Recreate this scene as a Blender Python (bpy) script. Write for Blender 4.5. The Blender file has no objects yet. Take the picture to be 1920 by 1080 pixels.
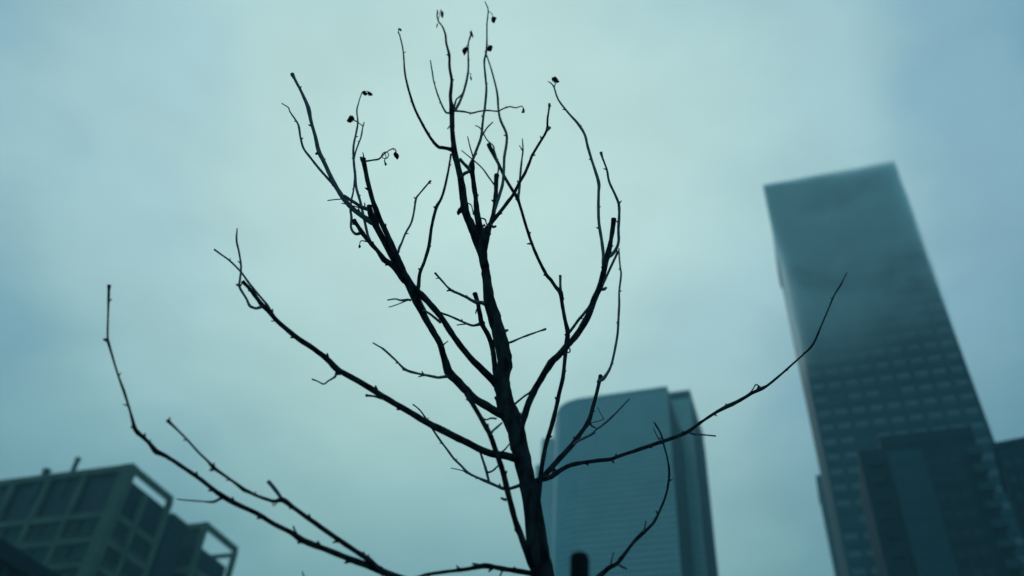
import bpy, bmesh, math, random
from mathutils import Vector, Matrix, noise
random.seed(7)
sc = bpy.context.scene
C = sc.collection

# ------------------------------------------------------------------ camera
F = 1600.0                                   # focal length in pixels of a 1920 wide frame
up = Vector((140.0, 1790.0, -1600.0)).normalized()
ELEV = math.asin(-up.z)
ROLL = math.asin(up.x / math.cos(ELEV))
f_ = Vector((0, math.cos(ELEV), math.sin(ELEV)))
_r0 = Vector((1, 0, 0)); _u0 = Vector((0, -math.sin(ELEV), math.cos(ELEV)))
r_ = math.cos(ROLL) * _r0 + math.sin(ROLL) * _u0
u_ = -math.sin(ROLL) * _r0 + math.cos(ROLL) * _u0
CAM = Vector((0, 0, 1.6))
cd = bpy.data.cameras.new('camera'); cam = bpy.data.objects.new('camera', cd); C.objects.link(cam)
m = Matrix((r_, u_, -f_)).transposed().to_4x4(); m.translation = CAM
cam.matrix_world = m
cd.sensor_width = 36; cd.lens = 36 * F / 1920
cd.clip_start = 0.05; cd.clip_end = 8000
cd.dof.use_dof = True; cd.dof.focus_distance = 4.5; cd.dof.aperture_fstop = 1.0
sc.camera = cam


def ray(px, py):
    return f_ + r_ * ((px - 960) / F) - u_ * ((py - 540) / F)


def at_y(px, py, Y):
    d = ray(px, py); return CAM + d * (Y / d.y)


def at_h(px, py, H):
    d = ray(px, py); return CAM + d * ((H - 1.6) / d.z)


def proj(p):
    d = p - CAM; z = d.dot(f_)
    return (960 + F * d.dot(r_) / z, 540 - F * d.dot(u_) / z, z)


# ------------------------------------------------------------------ render settings
sc.render.engine = 'CYCLES'
sc.view_settings.view_transform = 'Standard'; sc.view_settings.look = 'None'
sc.view_settings.exposure = 0.0; sc.view_settings.gamma = 1.0
sc.cycles.use_denoising = True
sc.cycles.max_bounces = 8; sc.cycles.volume_bounces = 5; sc.cycles.transparent_max_bounces = 8
sc.cycles.volume_step_rate = 0.08; sc.cycles.volume_max_steps = 1024

# ------------------------------------------------------------------ sky
SUN_DIR = ray(870, 350).normalized()
sun_el = math.asin(SUN_DIR.z); sun_az = math.atan2(SUN_DIR.x, SUN_DIR.y)
w = bpy.data.worlds.new("World"); sc.world = w; w.use_nodes = True
nt = w.node_tree; nt.nodes.clear()


def N(tree, t, **kw):
    n = tree.nodes.new(t)
    for k, v in kw.items():
        if hasattr(n, k): setattr(n, k, v)
        else: n.inputs[k.replace('_', ' ')].default_value = v
    return n


def ramp(tree, fac, stops, interp='LINEAR'):
    n = tree.nodes.new('ShaderNodeValToRGB'); cr = n.color_ramp; cr.interpolation = interp
    while len(cr.elements) < len(stops): cr.elements.new(0.5)
    for e, (p, c) in zip(cr.elements, stops):
        e.position = p; e.color = (c[0], c[1], c[2], 1)
    tree.links.new(fac, n.inputs[0]); return n


def srgb(r, g, b):
    return tuple((c / 255 / 12.92) if c / 255 <= 0.04045 else ((c / 255 + 0.055) / 1.055) ** 2.4 for c in (r, g, b))


L = nt.links.new
tc = N(nt, 'ShaderNodeTexCoord')
out = N(nt, 'ShaderNodeOutputWorld')
sky = N(nt, 'ShaderNodeTexSky'); sky.sky_type = 'NISHITA'; sky.sun_disc = False
sky.sun_elevation = sun_el; sky.sun_rotation = sun_az
sky.dust_density = 3.0; sky.air_density = 1.5
bg1 = N(nt, 'ShaderNodeBackground'); bg1.inputs[1].default_value = 0.05
L(sky.outputs[0], bg1.inputs[0])
# the closed cloud cover: brightest where the sun stands behind it, bluer away from it
dot = N(nt, 'ShaderNodeVectorMath', operation='DOT_PRODUCT'); L(tc.outputs['Generated'], dot.inputs[0])
dot.inputs[1].default_value = SUN_DIR
acos = N(nt, 'ShaderNodeMath', operation='ARCCOSINE'); L(dot.outputs['Value'], acos.inputs[0])
# soft large cloud masses
nz = N(nt, 'ShaderNodeTexNoise'); nz.inputs['Scale'].default_value = 3.2; nz.inputs['Detail'].default_value = 4
nz.inputs['Roughness'].default_value = 0.52; nz.inputs['Distortion'].default_value = 0.3
mp = N(nt, 'ShaderNodeMapping'); mp.inputs['Location'].default_value = (0.4, 0.1, 0.9); mp.inputs['Scale'].default_value = (1, 1, 1.8)
L(tc.outputs['Generated'], mp.inputs[0]); L(mp.outputs[0], nz.inputs['Vector'])
ma = N(nt, 'ShaderNodeMath', operation='MULTIPLY_ADD'); L(nz.outputs['Fac'], ma.inputs[0])
ma.inputs[1].default_value = 0.38; ma.inputs[2].default_value = -0.19
ad = N(nt, 'ShaderNodeMath', operation='ADD'); L(acos.outputs[0], ad.inputs[0]); L(ma.outputs[0], ad.inputs[1])
mr = N(nt, 'ShaderNodeMapRange'); L(ad.outputs[0], mr.inputs[0]); mr.inputs[1].default_value = 0.0; mr.inputs[2].default_value = 1.8
cr = ramp(nt, mr.outputs[0], [(0.0, srgb(182, 213, 208)), (0.11, srgb(176, 207, 204)), (0.21, srgb(160, 194, 198)),
                              (0.31, srgb(130, 167, 183)), (0.40, srgb(92, 138, 158)), (0.5, srgb(84, 128, 152)), (0.62, srgb(112, 154, 174)), (1.0, srgb(150, 190, 202))], 'EASE')
# lower sky is a little darker and greener through the depth of cloud
sp = N(nt, 'ShaderNodeSeparateXYZ'); L(tc.outputs['Generated'], sp.inputs[0])
mz = N(nt, 'ShaderNodeMapRange'); L(sp.outputs[2], mz.inputs[0]); mz.inputs[1].default_value = 0.30; mz.inputs[2].default_value = 0.68
mz.interpolation_type = 'SMOOTHSTEP'
low = ramp(nt, mz.outputs[0], [(0.0, (0.64, 0.745, 0.675)), (1.0, (1, 1, 1))])
sc_ = N(nt, 'ShaderNodeVectorMath', operation='MULTIPLY'); L(cr.outputs[0], sc_.inputs[0]); L(low.outputs[0], sc_.inputs[1])
n2 = N(nt, 'ShaderNodeTexNoise'); n2.inputs['Scale'].default_value = 7.0; n2.inputs['Detail'].default_value = 5
L(mp.outputs[0], n2.inputs['Vector'])
m2 = N(nt, 'ShaderNodeMapRange'); L(n2.outputs['Fac'], m2.inputs[0]); m2.inputs[1].default_value = 0.3; m2.inputs[2].default_value = 0.7; m2.inputs[3].default_value = 0.95; m2.inputs[4].default_value = 1.05
s2_ = N(nt, 'ShaderNodeVectorMath', operation='SCALE'); L(sc_.outputs[0], s2_.inputs[0]); L(m2.outputs[0], s2_.inputs['Scale'])
bg2 = N(nt, 'ShaderNodeBackground'); L(s2_.outputs[0], bg2.inputs[0]); bg2.inputs[1].default_value = 1.17
mix = N(nt, 'ShaderNodeMixShader'); mix.inputs[0].default_value = 0.97
L(bg1.outputs[0], mix.inputs[1]); L(bg2.outputs[0], mix.inputs[2]); L(mix.outputs[0], out.inputs[0])

# ------------------------------------------------------------------ sun, veiled by the overcast
sd = bpy.data.lights.new('sun', 'SUN'); sd.energy = 0.5; sd.angle = math.radians(30); sd.color = (1.0, 0.99, 0.95)
so = bpy.data.objects.new('sun', sd); C.objects.link(so)
so.rotation_euler = (SUN_DIR).to_track_quat('Z', 'Y').to_euler()


# ------------------------------------------------------------------ materials
def mat(name, c1, c2=None, rough=0.8, scale=3.0, metallic=0.0, bump=0.0, spec=0.12, detail=4, stretch=None, lo=0.35, hi=0.65):
    mt = bpy.data.materials.new(name); mt.use_nodes = True
    t = mt.node_tree; b = t.nodes['Principled BSDF']
    b.inputs['Roughness'].default_value = rough; b.inputs['Metallic'].default_value = metallic
    b.inputs['Specular IOR Level'].default_value = spec
    tcn = t.nodes.new('ShaderNodeTexCoord'); nn = t.nodes.new('ShaderNodeTexNoise')
    nn.inputs['Scale'].default_value = scale; nn.inputs['Detail'].default_value = detail
    if stretch:
        mpn = t.nodes.new('ShaderNodeMapping'); mpn.inputs['Scale'].default_value = stretch
        t.links.new(tcn.outputs['Object'], mpn.inputs[0]); t.links.new(mpn.outputs[0], nn.inputs['Vector'])
    else:
        t.links.new(tcn.outputs['Object'], nn.inputs['Vector'])
    rp = ramp(t, nn.outputs['Fac'], [(lo, c1), (hi, c2 or c1)])
    t.links.new(rp.outputs[0], b.inputs['Base Color'])
    if bump:
        bn = t.nodes.new('ShaderNodeBump'); bn.inputs['Strength'].default_value = 0.6; bn.inputs['Distance'].default_value = bump
        t.links.new(nn.outputs['Fac'], bn.inputs['Height']); t.links.new(bn.outputs[0], b.inputs['Normal'])
    return mt


M = dict(
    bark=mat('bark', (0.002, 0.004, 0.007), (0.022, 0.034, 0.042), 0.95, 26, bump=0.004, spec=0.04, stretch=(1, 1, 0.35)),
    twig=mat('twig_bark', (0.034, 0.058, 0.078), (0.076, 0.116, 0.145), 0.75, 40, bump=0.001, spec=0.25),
    leaf=mat('withered_leaf', (0.012, 0.012, 0.010), (0.035, 0.034, 0.026), 0.9, 60, bump=0.001, spec=0.1),
    stake=mat('stake_wood', (0.002, 0.005, 0.008), (0.006, 0.012, 0.016), 0.9, 12, bump=0.003, spec=0.1, stretch=(1, 1, 0.1)),
    stone=mat('pale_stone', (0.050, 0.100, 0.084), (0.080, 0.134, 0.106), 0.85, 0.35),
    stone2=mat('panel_wall', (0.010, 0.048, 0.062), (0.018, 0.060, 0.074), 0.85, 0.3),
    darkglass=mat('dark_window_glass', (0.002, 0.012, 0.022), (0.005, 0.022, 0.036), 0.4, 0.4, spec=0.2),
    midglass=mat('blue_window_glass', (0.120, 0.330, 0.390), (0.160, 0.390, 0.440), 0.22, 0.12, spec=0.9),
    slabglass=mat('pale_slab_glass', (0.14, 0.38, 0.41), (0.19, 0.44, 0.46), 0.22, 0.12, spec=0.9),
    blind=mat('window_blind', (0.010, 0.040, 0.046), (0.020, 0.058, 0.062), 0.7, 0.8),
    mullion=mat('metal_mullion', (0.008, 0.042, 0.060), (0.012, 0.054, 0.074), 0.5, 0.5),
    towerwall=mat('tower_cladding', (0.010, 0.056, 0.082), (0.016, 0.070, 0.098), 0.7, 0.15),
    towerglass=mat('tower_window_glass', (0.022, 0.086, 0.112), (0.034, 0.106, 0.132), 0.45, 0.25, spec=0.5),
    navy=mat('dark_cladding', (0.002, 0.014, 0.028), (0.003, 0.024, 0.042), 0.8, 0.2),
    teal=mat('teal_render', (0.010, 0.048, 0.068), (0.015, 0.058, 0.080), 0.8, 0.2),
    roof=mat('roof_sheet', (0.002, 0.015, 0.026), (0.004, 0.022, 0.036), 0.7, 0.5),
    ground=mat('paving', (0.12, 0.14, 0.15), (0.18, 0.20, 0.21), 0.9, 0.8),
)


# ------------------------------------------------------------------ object helpers
def link(name, bm, material, parent=None, smooth=False):
    me = bpy.data.meshes.new(name)
    bmesh.ops.recalc_face_normals(bm, faces=bm.faces)
    bm.to_mesh(me); bm.free()
    if smooth:
        for p in me.polygons: p.use_smooth = True
    me.materials.append(material)
    o = bpy.data.objects.new(name, me); C.objects.link(o)
    if parent is not None:
        o.parent = parent; o.matrix_parent_inverse = Matrix.Translation(-base_of(parent))
    return o


def base_of(o):
    v = Vector((0, 0, 0))
    while o is not None:
        v += Vector(o.location) if o.type == 'EMPTY' else Vector((0, 0, 0)); o = o.parent
    return v


def thing(name, label, cat, loc, group=None):
    o = bpy.data.objects.new(name, None); C.objects.link(o); o.location = loc
    o['label'] = label; o['category'] = cat
    if group: o['group'] = group
    return o


def part(name, bm, material, parent, smooth=False):
    """mesh is written in world coordinates; parents are moved back to keep them there"""
    off = base_of(parent)
    bmesh.ops.translate(bm, verts=bm.verts, vec=-off)
    o = link(name, bm, material, None, smooth); o.parent = parent
    return o


def obox(bm, c, ax, ay, sx, sy, z0, z1):
    """box centred in plan on c, with plan axes ax, ay and full sizes sx, sy"""
    vs = []
    for z in (z0, z1):
        for a, b in ((-1, -1), (1, -1), (1, 1), (-1, 1)):
            p = c + ax * (a * sx / 2) + ay * (b * sy / 2)
            vs.append(bm.verts.new((p.x, p.y, z)))
    for q in ((0, 3, 2, 1), (4, 5, 6, 7), (0, 1, 5, 4), (1, 2, 6, 5), (2, 3, 7, 6), (3, 0, 4, 7)):
        bm.faces.new([vs[i] for i in q])


def prism(bm, pts, z0, z1):
    a = [bm.verts.new((p.x, p.y, z0)) for p in pts]; b = [bm.verts.new((p.x, p.y, z1)) for p in pts]
    n = len(pts)
    bm.faces.new(a[::-1]); bm.faces.new(b)
    for i in range(n): bm.faces.new((a[i], a[(i + 1) % n], b[(i + 1) % n], b[i]))


def xy(v): return Vector((v.x, v.y, 0))


# ------------------------------------------------------------------ ground
bm = bmesh.new(); obox(bm, Vector((0, 0, 0)), Vector((1, 0, 0)), Vector((0, 1, 0)), 3000, 3000, -0.5, 0.0)
g = link('ground', bm, M['ground']); g['kind'] = 'structure'

# ------------------------------------------------------------------ buildings
ANG = math.radians(-20.5)
AX = Vector((math.cos(ANG), math.sin(ANG), 0)); AY = Vector((-math.sin(ANG), math.cos(ANG), 0))   # AX along fronts, AY away


def panes(parent, spots, ax, ay, w_, h_, depth, material, name='window', limit=100):
    """every pane box; the hundred that show largest are parts of their own, the rest one part"""
    def size(s):
        x, y, z = proj(s)
        return (0 <= x <= 1920 and 0 <= y <= 1080, -z)
    spots = sorted(spots, key=size, reverse=True)
    off = base_of(parent)
    bm = bmesh.new(); obox(bm, Vector((0, 0, 0)), ax, ay, w_, depth, -h_ / 2, h_ / 2)
    me = None
    for i, s in enumerate(spots[:limit]):
        if me is None:
            o = link(name, bm, material); me = o.data
        else:
            o = bpy.data.objects.new(name, me); C.objects.link(o)
        o.parent = parent; o.location = s - off
    if len(spots) > limit:
        bm = bmesh.new()
        for s in spots[limit:]: obox(bm, xy(s), ax, ay, w_, depth, s.z - h_ / 2, s.z + h_ / 2)
        o = part('window_grid', bm, material, parent); o['kind'] = 'stuff'


# --- tall dark tower in the mist
H = 200.0
tl = xy(at_h(1439, 354, H)); tr = xy(at_h(1673, 309, H)); tax = (tr - tl).normalized(); tay = Vector((-tax.y, tax.x, 0))
W_ = (tr - tl).length; cen = (tl + tr) / 2 + tay * 20
tower = thing('office_tower', 'tallest dark tower with rows of windows, its top fading into low cloud', 'tower', (cen.x, cen.y, 0))
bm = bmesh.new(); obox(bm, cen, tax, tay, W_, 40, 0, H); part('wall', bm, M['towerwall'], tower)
NB, FH = 9, 3.9
bw = W_ / NB; bm = bmesh.new()
for i in range(NB + 1):
    c = tl + tax * min(max(i * bw, 0.3), W_ - 0.3) - tay * 0.35
    obox(bm, c, tax, tay, 0.6, 0.7, 0, H - 5)
part('pier', bm, M['towerwall'], tower)['kind'] = 'stuff'
bm = bmesh.new(); obox(bm, cen, tax, tay, W_ + 0.9, 40.9, H - 5, H + 0.2); part('parapet', bm, M['towerwall'], tower)
sp_ = []; NF = 49
for k in range(3, NF):
    for i in range(NB):
        if random.random() < 0.05: continue
        p = tl + tax * (bw * (i + 0.5)) - tay * 0.06; sp_.append(Vector((p.x, p.y, k * FH + 1.9)))
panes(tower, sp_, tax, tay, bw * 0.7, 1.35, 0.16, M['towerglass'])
bm = bmesh.new()
for k in range(3, NF + 1):
    obox(bm, (tl + tr) / 2 - tay * 0.1, tax, tay, W_ - 0.2, 0.2, k * FH - 0.35, k * FH + 0.35)
part('floor_band', bm, M['towerwall'], tower)['kind'] = 'stuff'
bm = bmesh.new()                               # lower wing behind the left edge
wl = xy(at_h(1532, 897, 118.0)) * 1.42
hz = 1.6 + (118 - 1.6) * 1.42
obox(bm, wl + tax * 9 + tay * 10, tax, tay, 18, 20, 0, hz)
lw = thing('rear_tower', 'paler slim tower barely showing past the left edge of the tallest tower', 'tower', (wl.x, wl.y, 0))
part('wall', bm, M['teal'], lw)
bm = bmesh.new(); obox(bm, wl + tax * 9 + tay * 10, tax, tay, 18.6, 20.6, hz, hz + 1.2); part('parapet', bm, M['teal'], lw)

# --- glass tower in the middle: rounded left corner, darker right flank, set back second slab
H = 150.0
front_px = [(1251, 726), (1085, 749), (1069, 753.5), (1057, 759), (1048, 767), (1042, 778), (1039, 793)]
fp = [xy(at_h(x, y, H)) for x, y in front_px]
fax = (fp[0] - fp[1]).normalized(); fay = Vector((-fax.y, fax.x, 0))
mid = thing('glass_tower', 'blue glass tower with fine window grid, rounded left corner and dark right flank', 'tower', (fp[1].x, fp[1].y, 0))
DEPTH = 23.0
plan = fp + [fp[-1] + fay * 16, fp[0] + fay * DEPTH]
bm = bmesh.new(); prism(bm, plan[::-1], 0, H); part('wall', bm, M['mullion'], mid)
bm = bmesh.new(); prism(bm, [p - fay * 0.25 for p in fp[::-1]] + [fp[-1] + fay * 1.0, fp[0] + fay * 1.0][::-1][::-1][:0] + [fp[0] + fay * 3, fp[-1] + fay * 3], H - 0.7, H + 0.3)
part('parapet', bm, M['midglass'], mid)


def grid_face(parent, a, b, nout, z0, z1, nb, fh, material, gap=0.2, depth=0.14, fins=True):
    ax = (b - a).normalized(); ln = (b - a).length; bw_ = ln / nb; ay = nout
    spots = []
    k = 0
    while z0 + (k + 1) * fh <= z1:
        for i in range(nb):
            p = a + ax * (bw_ * (i + .5)) + nout * (depth / 2 - 0.03); spots.append(Vector((p.x, p.y, z0 + (k + .5) * fh)))
        k += 1
    return spots, ax, ay, bw_ - gap, fh - gap * 1.3, depth


s, ax, ay, w0, h0, d0 = grid_face(mid, fp[1], fp[0], -fay, 30, H - 0.8, 34, 1.75, M['midglass'])
panes(mid, s, ax, ay, w0, h0, d0, M['midglass'])
bm = bmesh.new()                                # rounded corner and right flank panes, one sheet of them
for i in range(1, len(fp) - 1):
    a, b = fp[i + 1], fp[i]; d = (b - a).normalized(); n = Vector((d.y, -d.x, 0))
    nb = max(1, round((b - a).length / 0.78))
    s, ax, ay, w0, h0, d0 = grid_face(mid, a, b, n, 30, H - 0.8, nb, 1.75, None)
    for q in s: obox(bm, xy(q), ax, ay, w0, d0, q.z - h0 / 2, q.z + h0 / 2)
part('corner_glazing', bm, M['midglass'], mid)['kind'] = 'stuff'
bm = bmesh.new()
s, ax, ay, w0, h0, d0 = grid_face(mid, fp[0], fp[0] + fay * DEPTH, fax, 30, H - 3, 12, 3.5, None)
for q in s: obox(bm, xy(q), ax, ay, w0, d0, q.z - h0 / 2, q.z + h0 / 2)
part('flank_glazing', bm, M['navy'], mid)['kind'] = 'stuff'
# lower steps at the left of it
for (px, py, Hs) in ((1016, 823, 148.0), (1004, 872, 142.5)):
    a = xy(at_h(px, py, Hs)); bm = bmesh.new()
    obox(bm, a + fax * 7 + fay * 5, fax, fay, 14, 10, 0, Hs); part('step_block', bm, M['midglass'], mid)
# second slab
HS2 = 165.0
s2r = xy(at_h(1293, 733, HS2)); _e = (s2r - (fp[0] + fay * (DEPTH + 0.3))).dot(fay)
HS2 = 1.6 + (HS2 - 1.6) * (1 - _e / s2r.dot(fay)); s2r = xy(at_h(1293, 733, HS2)); s2 = thing('glass_slab', 'narrow taller blue glass slab showing just right of the rounded glass tower', 'tower', (s2r.x, s2r.y, 0))
a = s2r - fax * 12.0
bm = bmesh.new(); prism(bm, [a, s2r, s2r + fay * 28, a + fay * 28], 0, HS2); part('wall', bm, M['mullion'], s2)
s, ax, ay, w0, h0, d0 = grid_face(s2, a, s2r, -fay, 30, HS2 - 1, 14, 1.75, None, gap=0.2)
panes(s2, s, ax, ay, w0, h0, d0, M['slabglass'])
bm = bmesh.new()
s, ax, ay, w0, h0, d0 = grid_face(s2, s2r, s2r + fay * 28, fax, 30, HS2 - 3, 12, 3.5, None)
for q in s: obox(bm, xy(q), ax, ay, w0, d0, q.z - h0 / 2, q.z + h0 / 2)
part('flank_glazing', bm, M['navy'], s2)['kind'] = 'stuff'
bm = bmesh.new(); obox(bm, (a + s2r) / 2 + fay * 14, fax, fay, 12.2, 28.2, HS2, HS2 + 0.5); part('parapet', bm, M['midglass'], s2)

# --- stone framed building at the left
H = 60.0
c0 = xy(at_h(250, 868, H)); c1 = xy(at_h(330, 932, H))
hx = AX; hy = AY
hotel = thing('stone_framed_building', 'dark building with pale stone frame, wide corner pier and open roof frame', 'building', (c0.x, c0.y, 0))
hdep = (c1 - c0).dot(hy)
HS = 2.9                                        # set back of the wall behind the stone frame
FLR = [60.0, 57.0, 53.0, 49.4, 45.9, 42.4, 38.9, 35.4, 31.9, 28.4, 24.9, 21.4, 17.9]
WL = 40.0


def hotel_block(parent, c, wid, dep, H0, flr, nleft, nright, open_top=True, pier=1.9):
    top2 = flr[2]
    bm = bmesh.new(); obox(bm, c - hx * (wid / 2) + hy * (dep / 2), hx, hy, wid - 1.2, dep - 1.2, 0, top2 - 0.6)
    part('wall', bm, M['navy'], parent)
    if open_top:                                 # roof-top room set in from the open frame
        bm = bmesh.new(); obox(bm, c - hx * (wid / 2 + 0.5) + hy * (dep / 2), hx, hy, wid - 3.2, dep - 2.2, top2 - 0.6, flr[1] - 0.9)
        part('roof_room', bm, M['navy'], parent)
    if open_top:                                 # dark screen behind the top row of the left face
        bm = bmesh.new(); obox(bm, c - hx * (pier + (wid - pier) / 2) + hy * 0.8, hx, hy, wid - pier - 0.2, 0.2, top2 - 0.6, H0 - 0.5)
        part('roof_screen', bm, M['darkglass'], parent)
        bm = bmesh.new(); obox(bm, c - hx * 0.8 + hy * (pier * .64 + (dep - pier * .64) / 2), hx, hy, 0.2, dep - pier * .64 - 0.2, top2 - 0.6, H0 - 1.9)
        part('side_screen', bm, M['navy'], parent)
    else:
        bm = bmesh.new(); obox(bm, c - hx * (wid / 2) + hy * (dep / 2), hx, hy, wid - 1.6, dep - 1.6, top2 - 0.6, 56.4)
        part('roof_room', bm, M['navy'], parent)
        bm = bmesh.new(); obox(bm, c - hx * (pier + (wid - pier) / 2) + hy * 0.8, hx, hy, wid - pier - 0.2, 0.2, 56.4, H0 - 0.5)
        part('roof_screen', bm, M['darkglass'], parent)
        bm = bmesh.new(); obox(bm, c - hx * (wid / 2) + hy * (dep - 0.35), hx, hy, wid - 1.0, 0.4, 58.3, 58.9)
        part('rear_rail', bm, M['stone'], parent)
    bm = bmesh.new()                             # corner pier
    obox(bm, c - hx * (pier / 2) + hy * (pier * 0.32), hx, hy, pier, pier * 0.64, 0, H0); part('corner_pier', bm, M['stone'], parent)
    # piers of both faces
    for i in range(1, nleft + 1):
        bm = bmesh.new(); p = c - hx * (pier + (wid - pier) * i / nleft - 0.3) + hy * 0.3
        obox(bm, p, hx, hy, 0.85, 0.6, 0, H0 - 0.8); part('pier', bm, M['stone'], parent)
    for i in range(1, nright + 1):
        bm = bmesh.new(); p = c + hy * (dep * i / nright - 0.35) - hx * 0.3
        obox(bm, p, hx, hy, 0.6, 0.9, 0, (H0 - 0.8) if i == nright else H0 - 2.6); part('pier', bm, M['stone'], parent)
    # beams
    for k, z in enumerate([H0] + flr[2:]):
        t = 0.95 if k == 0 else 1.0
        bm = bmesh.new()
        obox(bm, c - hx * (pier + (wid - pier) / 2) + hy * 0.34, hx, hy, wid - pier, 0.5, z - t, z - (0.0 if k == 0 else 0.03))
        part('beam', bm, M['stone'], parent)
        bm = bmesh.new()
        obox(bm, c + hy * (pier * .64 + (dep - pier * .64) / 2) - hx * 0.34, hx, hy, 0.5, dep - pier * .64, z - t, z - (0.0 if k == 0 else 0.03))
        part('beam', bm, M['stone'], parent)
    # windows: a blind drawn in some bays, dark glass in the others
    for face in (0, 1):
        n = (nleft if face == 0 else nright)
        for k in range(2, len(flr) - 1):
            for i in range(n):
                for j in range(2 if face == 0 else 1):
                    m_ = 2 if face == 0 else 1
                    if face == 0:
                        bwid = (wid - pier) / n; p = c - hx * (pier + bwid * (i + (j + .5) / m_)) + hy * 0.52
                        a1, a2 = hx, hy; ww = bwid / m_ - 0.55
                    else:
                        bwid = (dep - pier * .6) / n; p = c + hy * (pier * .6 + bwid * (i + .5)) - hx * 0.52
                        a1, a2 = hy, hx; ww = bwid - 0.8
                    z0 = flr[k + 1] + 0.55; z1 = flr[k] - 0.95
                    q = proj(Vector((p.x, p.y, z0)))
                    if not (-60 < q[0] < 1980 and q[1] < 1160): continue
                    bm = bmesh.new(); obox(bm, p, a1, a2, ww, 0.2, z0, z1)
                    wd = part('window', bm, M['blind'] if random.random() < 0.42 else M['darkglass'], parent)
                    # sill / side frame
                    bm = bmesh.new(); obox(bm, p, a1, a2, ww + 0.3, 0.34, z0 - 0.18, z0 - 0.004)
                    part('sill', bm, M['stone'], wd)


hotel_block(hotel, c0, WL, hdep, H, FLR, 6, 2)
# intermediate lower block and second stepped block
c2 = xy(at_h(390, 978, H - 0.0)); H2 = 60.0
c3 = xy(at_h(446, 1027, H2))
mb = thing('stepped_wing', 'lower wing with its own open corner frame, right of the wide corner pier', 'building', (c2.x, c2.y, 0))
fl2 = [z for z in FLR]
hotel_block(mb, c2, 6.0, (c3 - c2).dot(hy), H2, fl2, 1, 1, open_top=False, pier=0.9)
ca = c1; cb = c2 - hx * 5.4
bm = bmesh.new(); ee = xy(at_h(328, 962, 58.6)); ef = xy(at_h(356, 984, 58.6))
dd = max(4.0, (ef - ee).dot(hy) + 0.2)
obox(bm, ee - hx * 4.2 + hy * (dd / 2), hx, hy, 8.0, dd, 0, 58.2)
lk = thing('link_block', 'dark plain block filling the gap between the two open stone frames', 'building', (ee.x, ee.y, 0))
part('wall', bm, M['navy'], lk)
bm = bmesh.new(); obox(bm, ee - hx * 4.2 + hy * (dd / 2), hx, hy, 8.2, dd + .2, 58.2, 58.6); part('coping', bm, M['stone'], lk)
# roof-top flues
for px, py, hh, rr, lb in ((124, 880, 2.3, 0.24, 'tall grey flue on the roof edge of the stone framed building'),
                           (72, 886, 0.9, 0.35, 'short squat vent on the roof edge, left of the tall flue')):
    p = xy(at_h(px, py, H)) + hy * 1.2
    fl = thing('roof_flue', lb, 'flue', (p.x, p.y, FLR[1] - 0.9), 'flues on the roof')
    bm = bmesh.new(); obox(bm, p, hx, hy, rr * 2, rr * 2, FLR[1] - 0.9, H + hh); part('shaft', bm, M['mullion'], fl)
    bm = bmesh.new(); obox(bm, p, hx, hy, rr * 2.7, rr * 2.7, H + hh, H + hh + 0.25); part('cowl', bm, M['mullion'], fl)

# --- low roof at the bottom left corner
H = 26.0
q0 = xy(at_h(-30, 1000, H)); q1 = xy(at_h(108, 1087, H)); qd = (q1 - q0).normalized(); qn = Vector((-qd.y, qd.x, 0))
lowb = thing('low_block', 'low dark block with a roof slab, cutting the bottom left corner', 'building', (q0.x, q0.y, 0))
bm = bmesh.new(); obox(bm, (q0 + q1) / 2 + qn * 7, qd, qn, (q1 - q0).length + 16, 13.4, 0, H - 1.1); part('wall', bm, M['darkglass'], lowb)
bm = bmesh.new(); obox(bm, (q0 + q1) / 2 + qn * 6.6, qd, qn, (q1 - q0).length + 17, 14.6, H - 1.1, H); part('roof', bm, M['roof'], lowb)
for i in range(7):
    bm = bmesh.new(); p = q0 + qd * (i * 3 - 6) + qn * 0.12
    obox(bm, p, qd, qn, 0.25, 0.3, 0, H - 1.1); part('mullion', bm, M['mullion'], lowb)

# --- residential tower, bottom right
H = 80.0
a0 = xy(at_h(1606, 836, H)); a1 = xy(at_h(1822, 812, H)); rx = (a1 - a0).normalized(); ry = Vector((-rx.y, rx.x, 0))
RW = (a1 - a0).length; u = RW / 216.0           # metres per pixel along the roof line
res = thing('residential_tower', 'dark residential tower with pale central strip and toothed balcony columns', 'tower', (a0.x, a0.y, 0))
bm = bmesh.new(); obox(bm, (a0 + a1) / 2 + ry * 9, rx, ry, RW, 18, 0, H - 1.0); part('wall', bm, M['navy'], res)
bm = bmesh.new(); obox(bm, a0 + rx * (u * 132) + ry * 6.4, rx, ry, u * 172, 13, H - 0.998, H + 1.2); part('roof_parapet', bm, M['navy'], res)
bm = bmesh.new(); obox(bm, a0 + rx * (u * 182) + ry * 8, rx, ry, u * 50, 8, H + 1.2, H + 3.2); part('plant_room', bm, M['navy'], res)
bm = bmesh.new(); obox(bm, a0 + rx * (u * 84) - ry * 0.45, rx, ry, u * 66, 0.9, 0, H - 2.2); part('pale_strip', bm, M['teal'], res)
k = 0
z = H - 3.2
while z > 20:
    for (cx, wd, dp, mt_) in ((26, 24, 1.1, 'darkglass'), (208, 26, 1.3, 'teal')):
        c = a0 + rx * (u * cx) - ry * (dp / 2)
        bm = bmesh.new(); obox(bm, c, rx, ry, u * wd, dp, z - 1.15, z); bal = part('balcony', bm, M['stone2' if cx > 100 else 'navy'], res)
    # strip windows, thin joints in the pale strip
    for cx in (66, 84, 102):
        c = a0 + rx * (u * cx) - ry * 0.93
        bm = bmesh.new(); obox(bm, c, rx, ry, u * 12, 0.1, z - 1.9, z - 0.6); part('window', bm, M['stone2'], res)
    for cx in (130, 150, 172):
        c = a0 + rx * (u * cx) - ry * 0.05
        bm = bmesh.new(); obox(bm, c, rx, ry, u * 13, 0.14, z - 1.9, z - 0.6); part('window', bm, M['darkglass'], res)
    z -= 3.1
    k += 1
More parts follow.
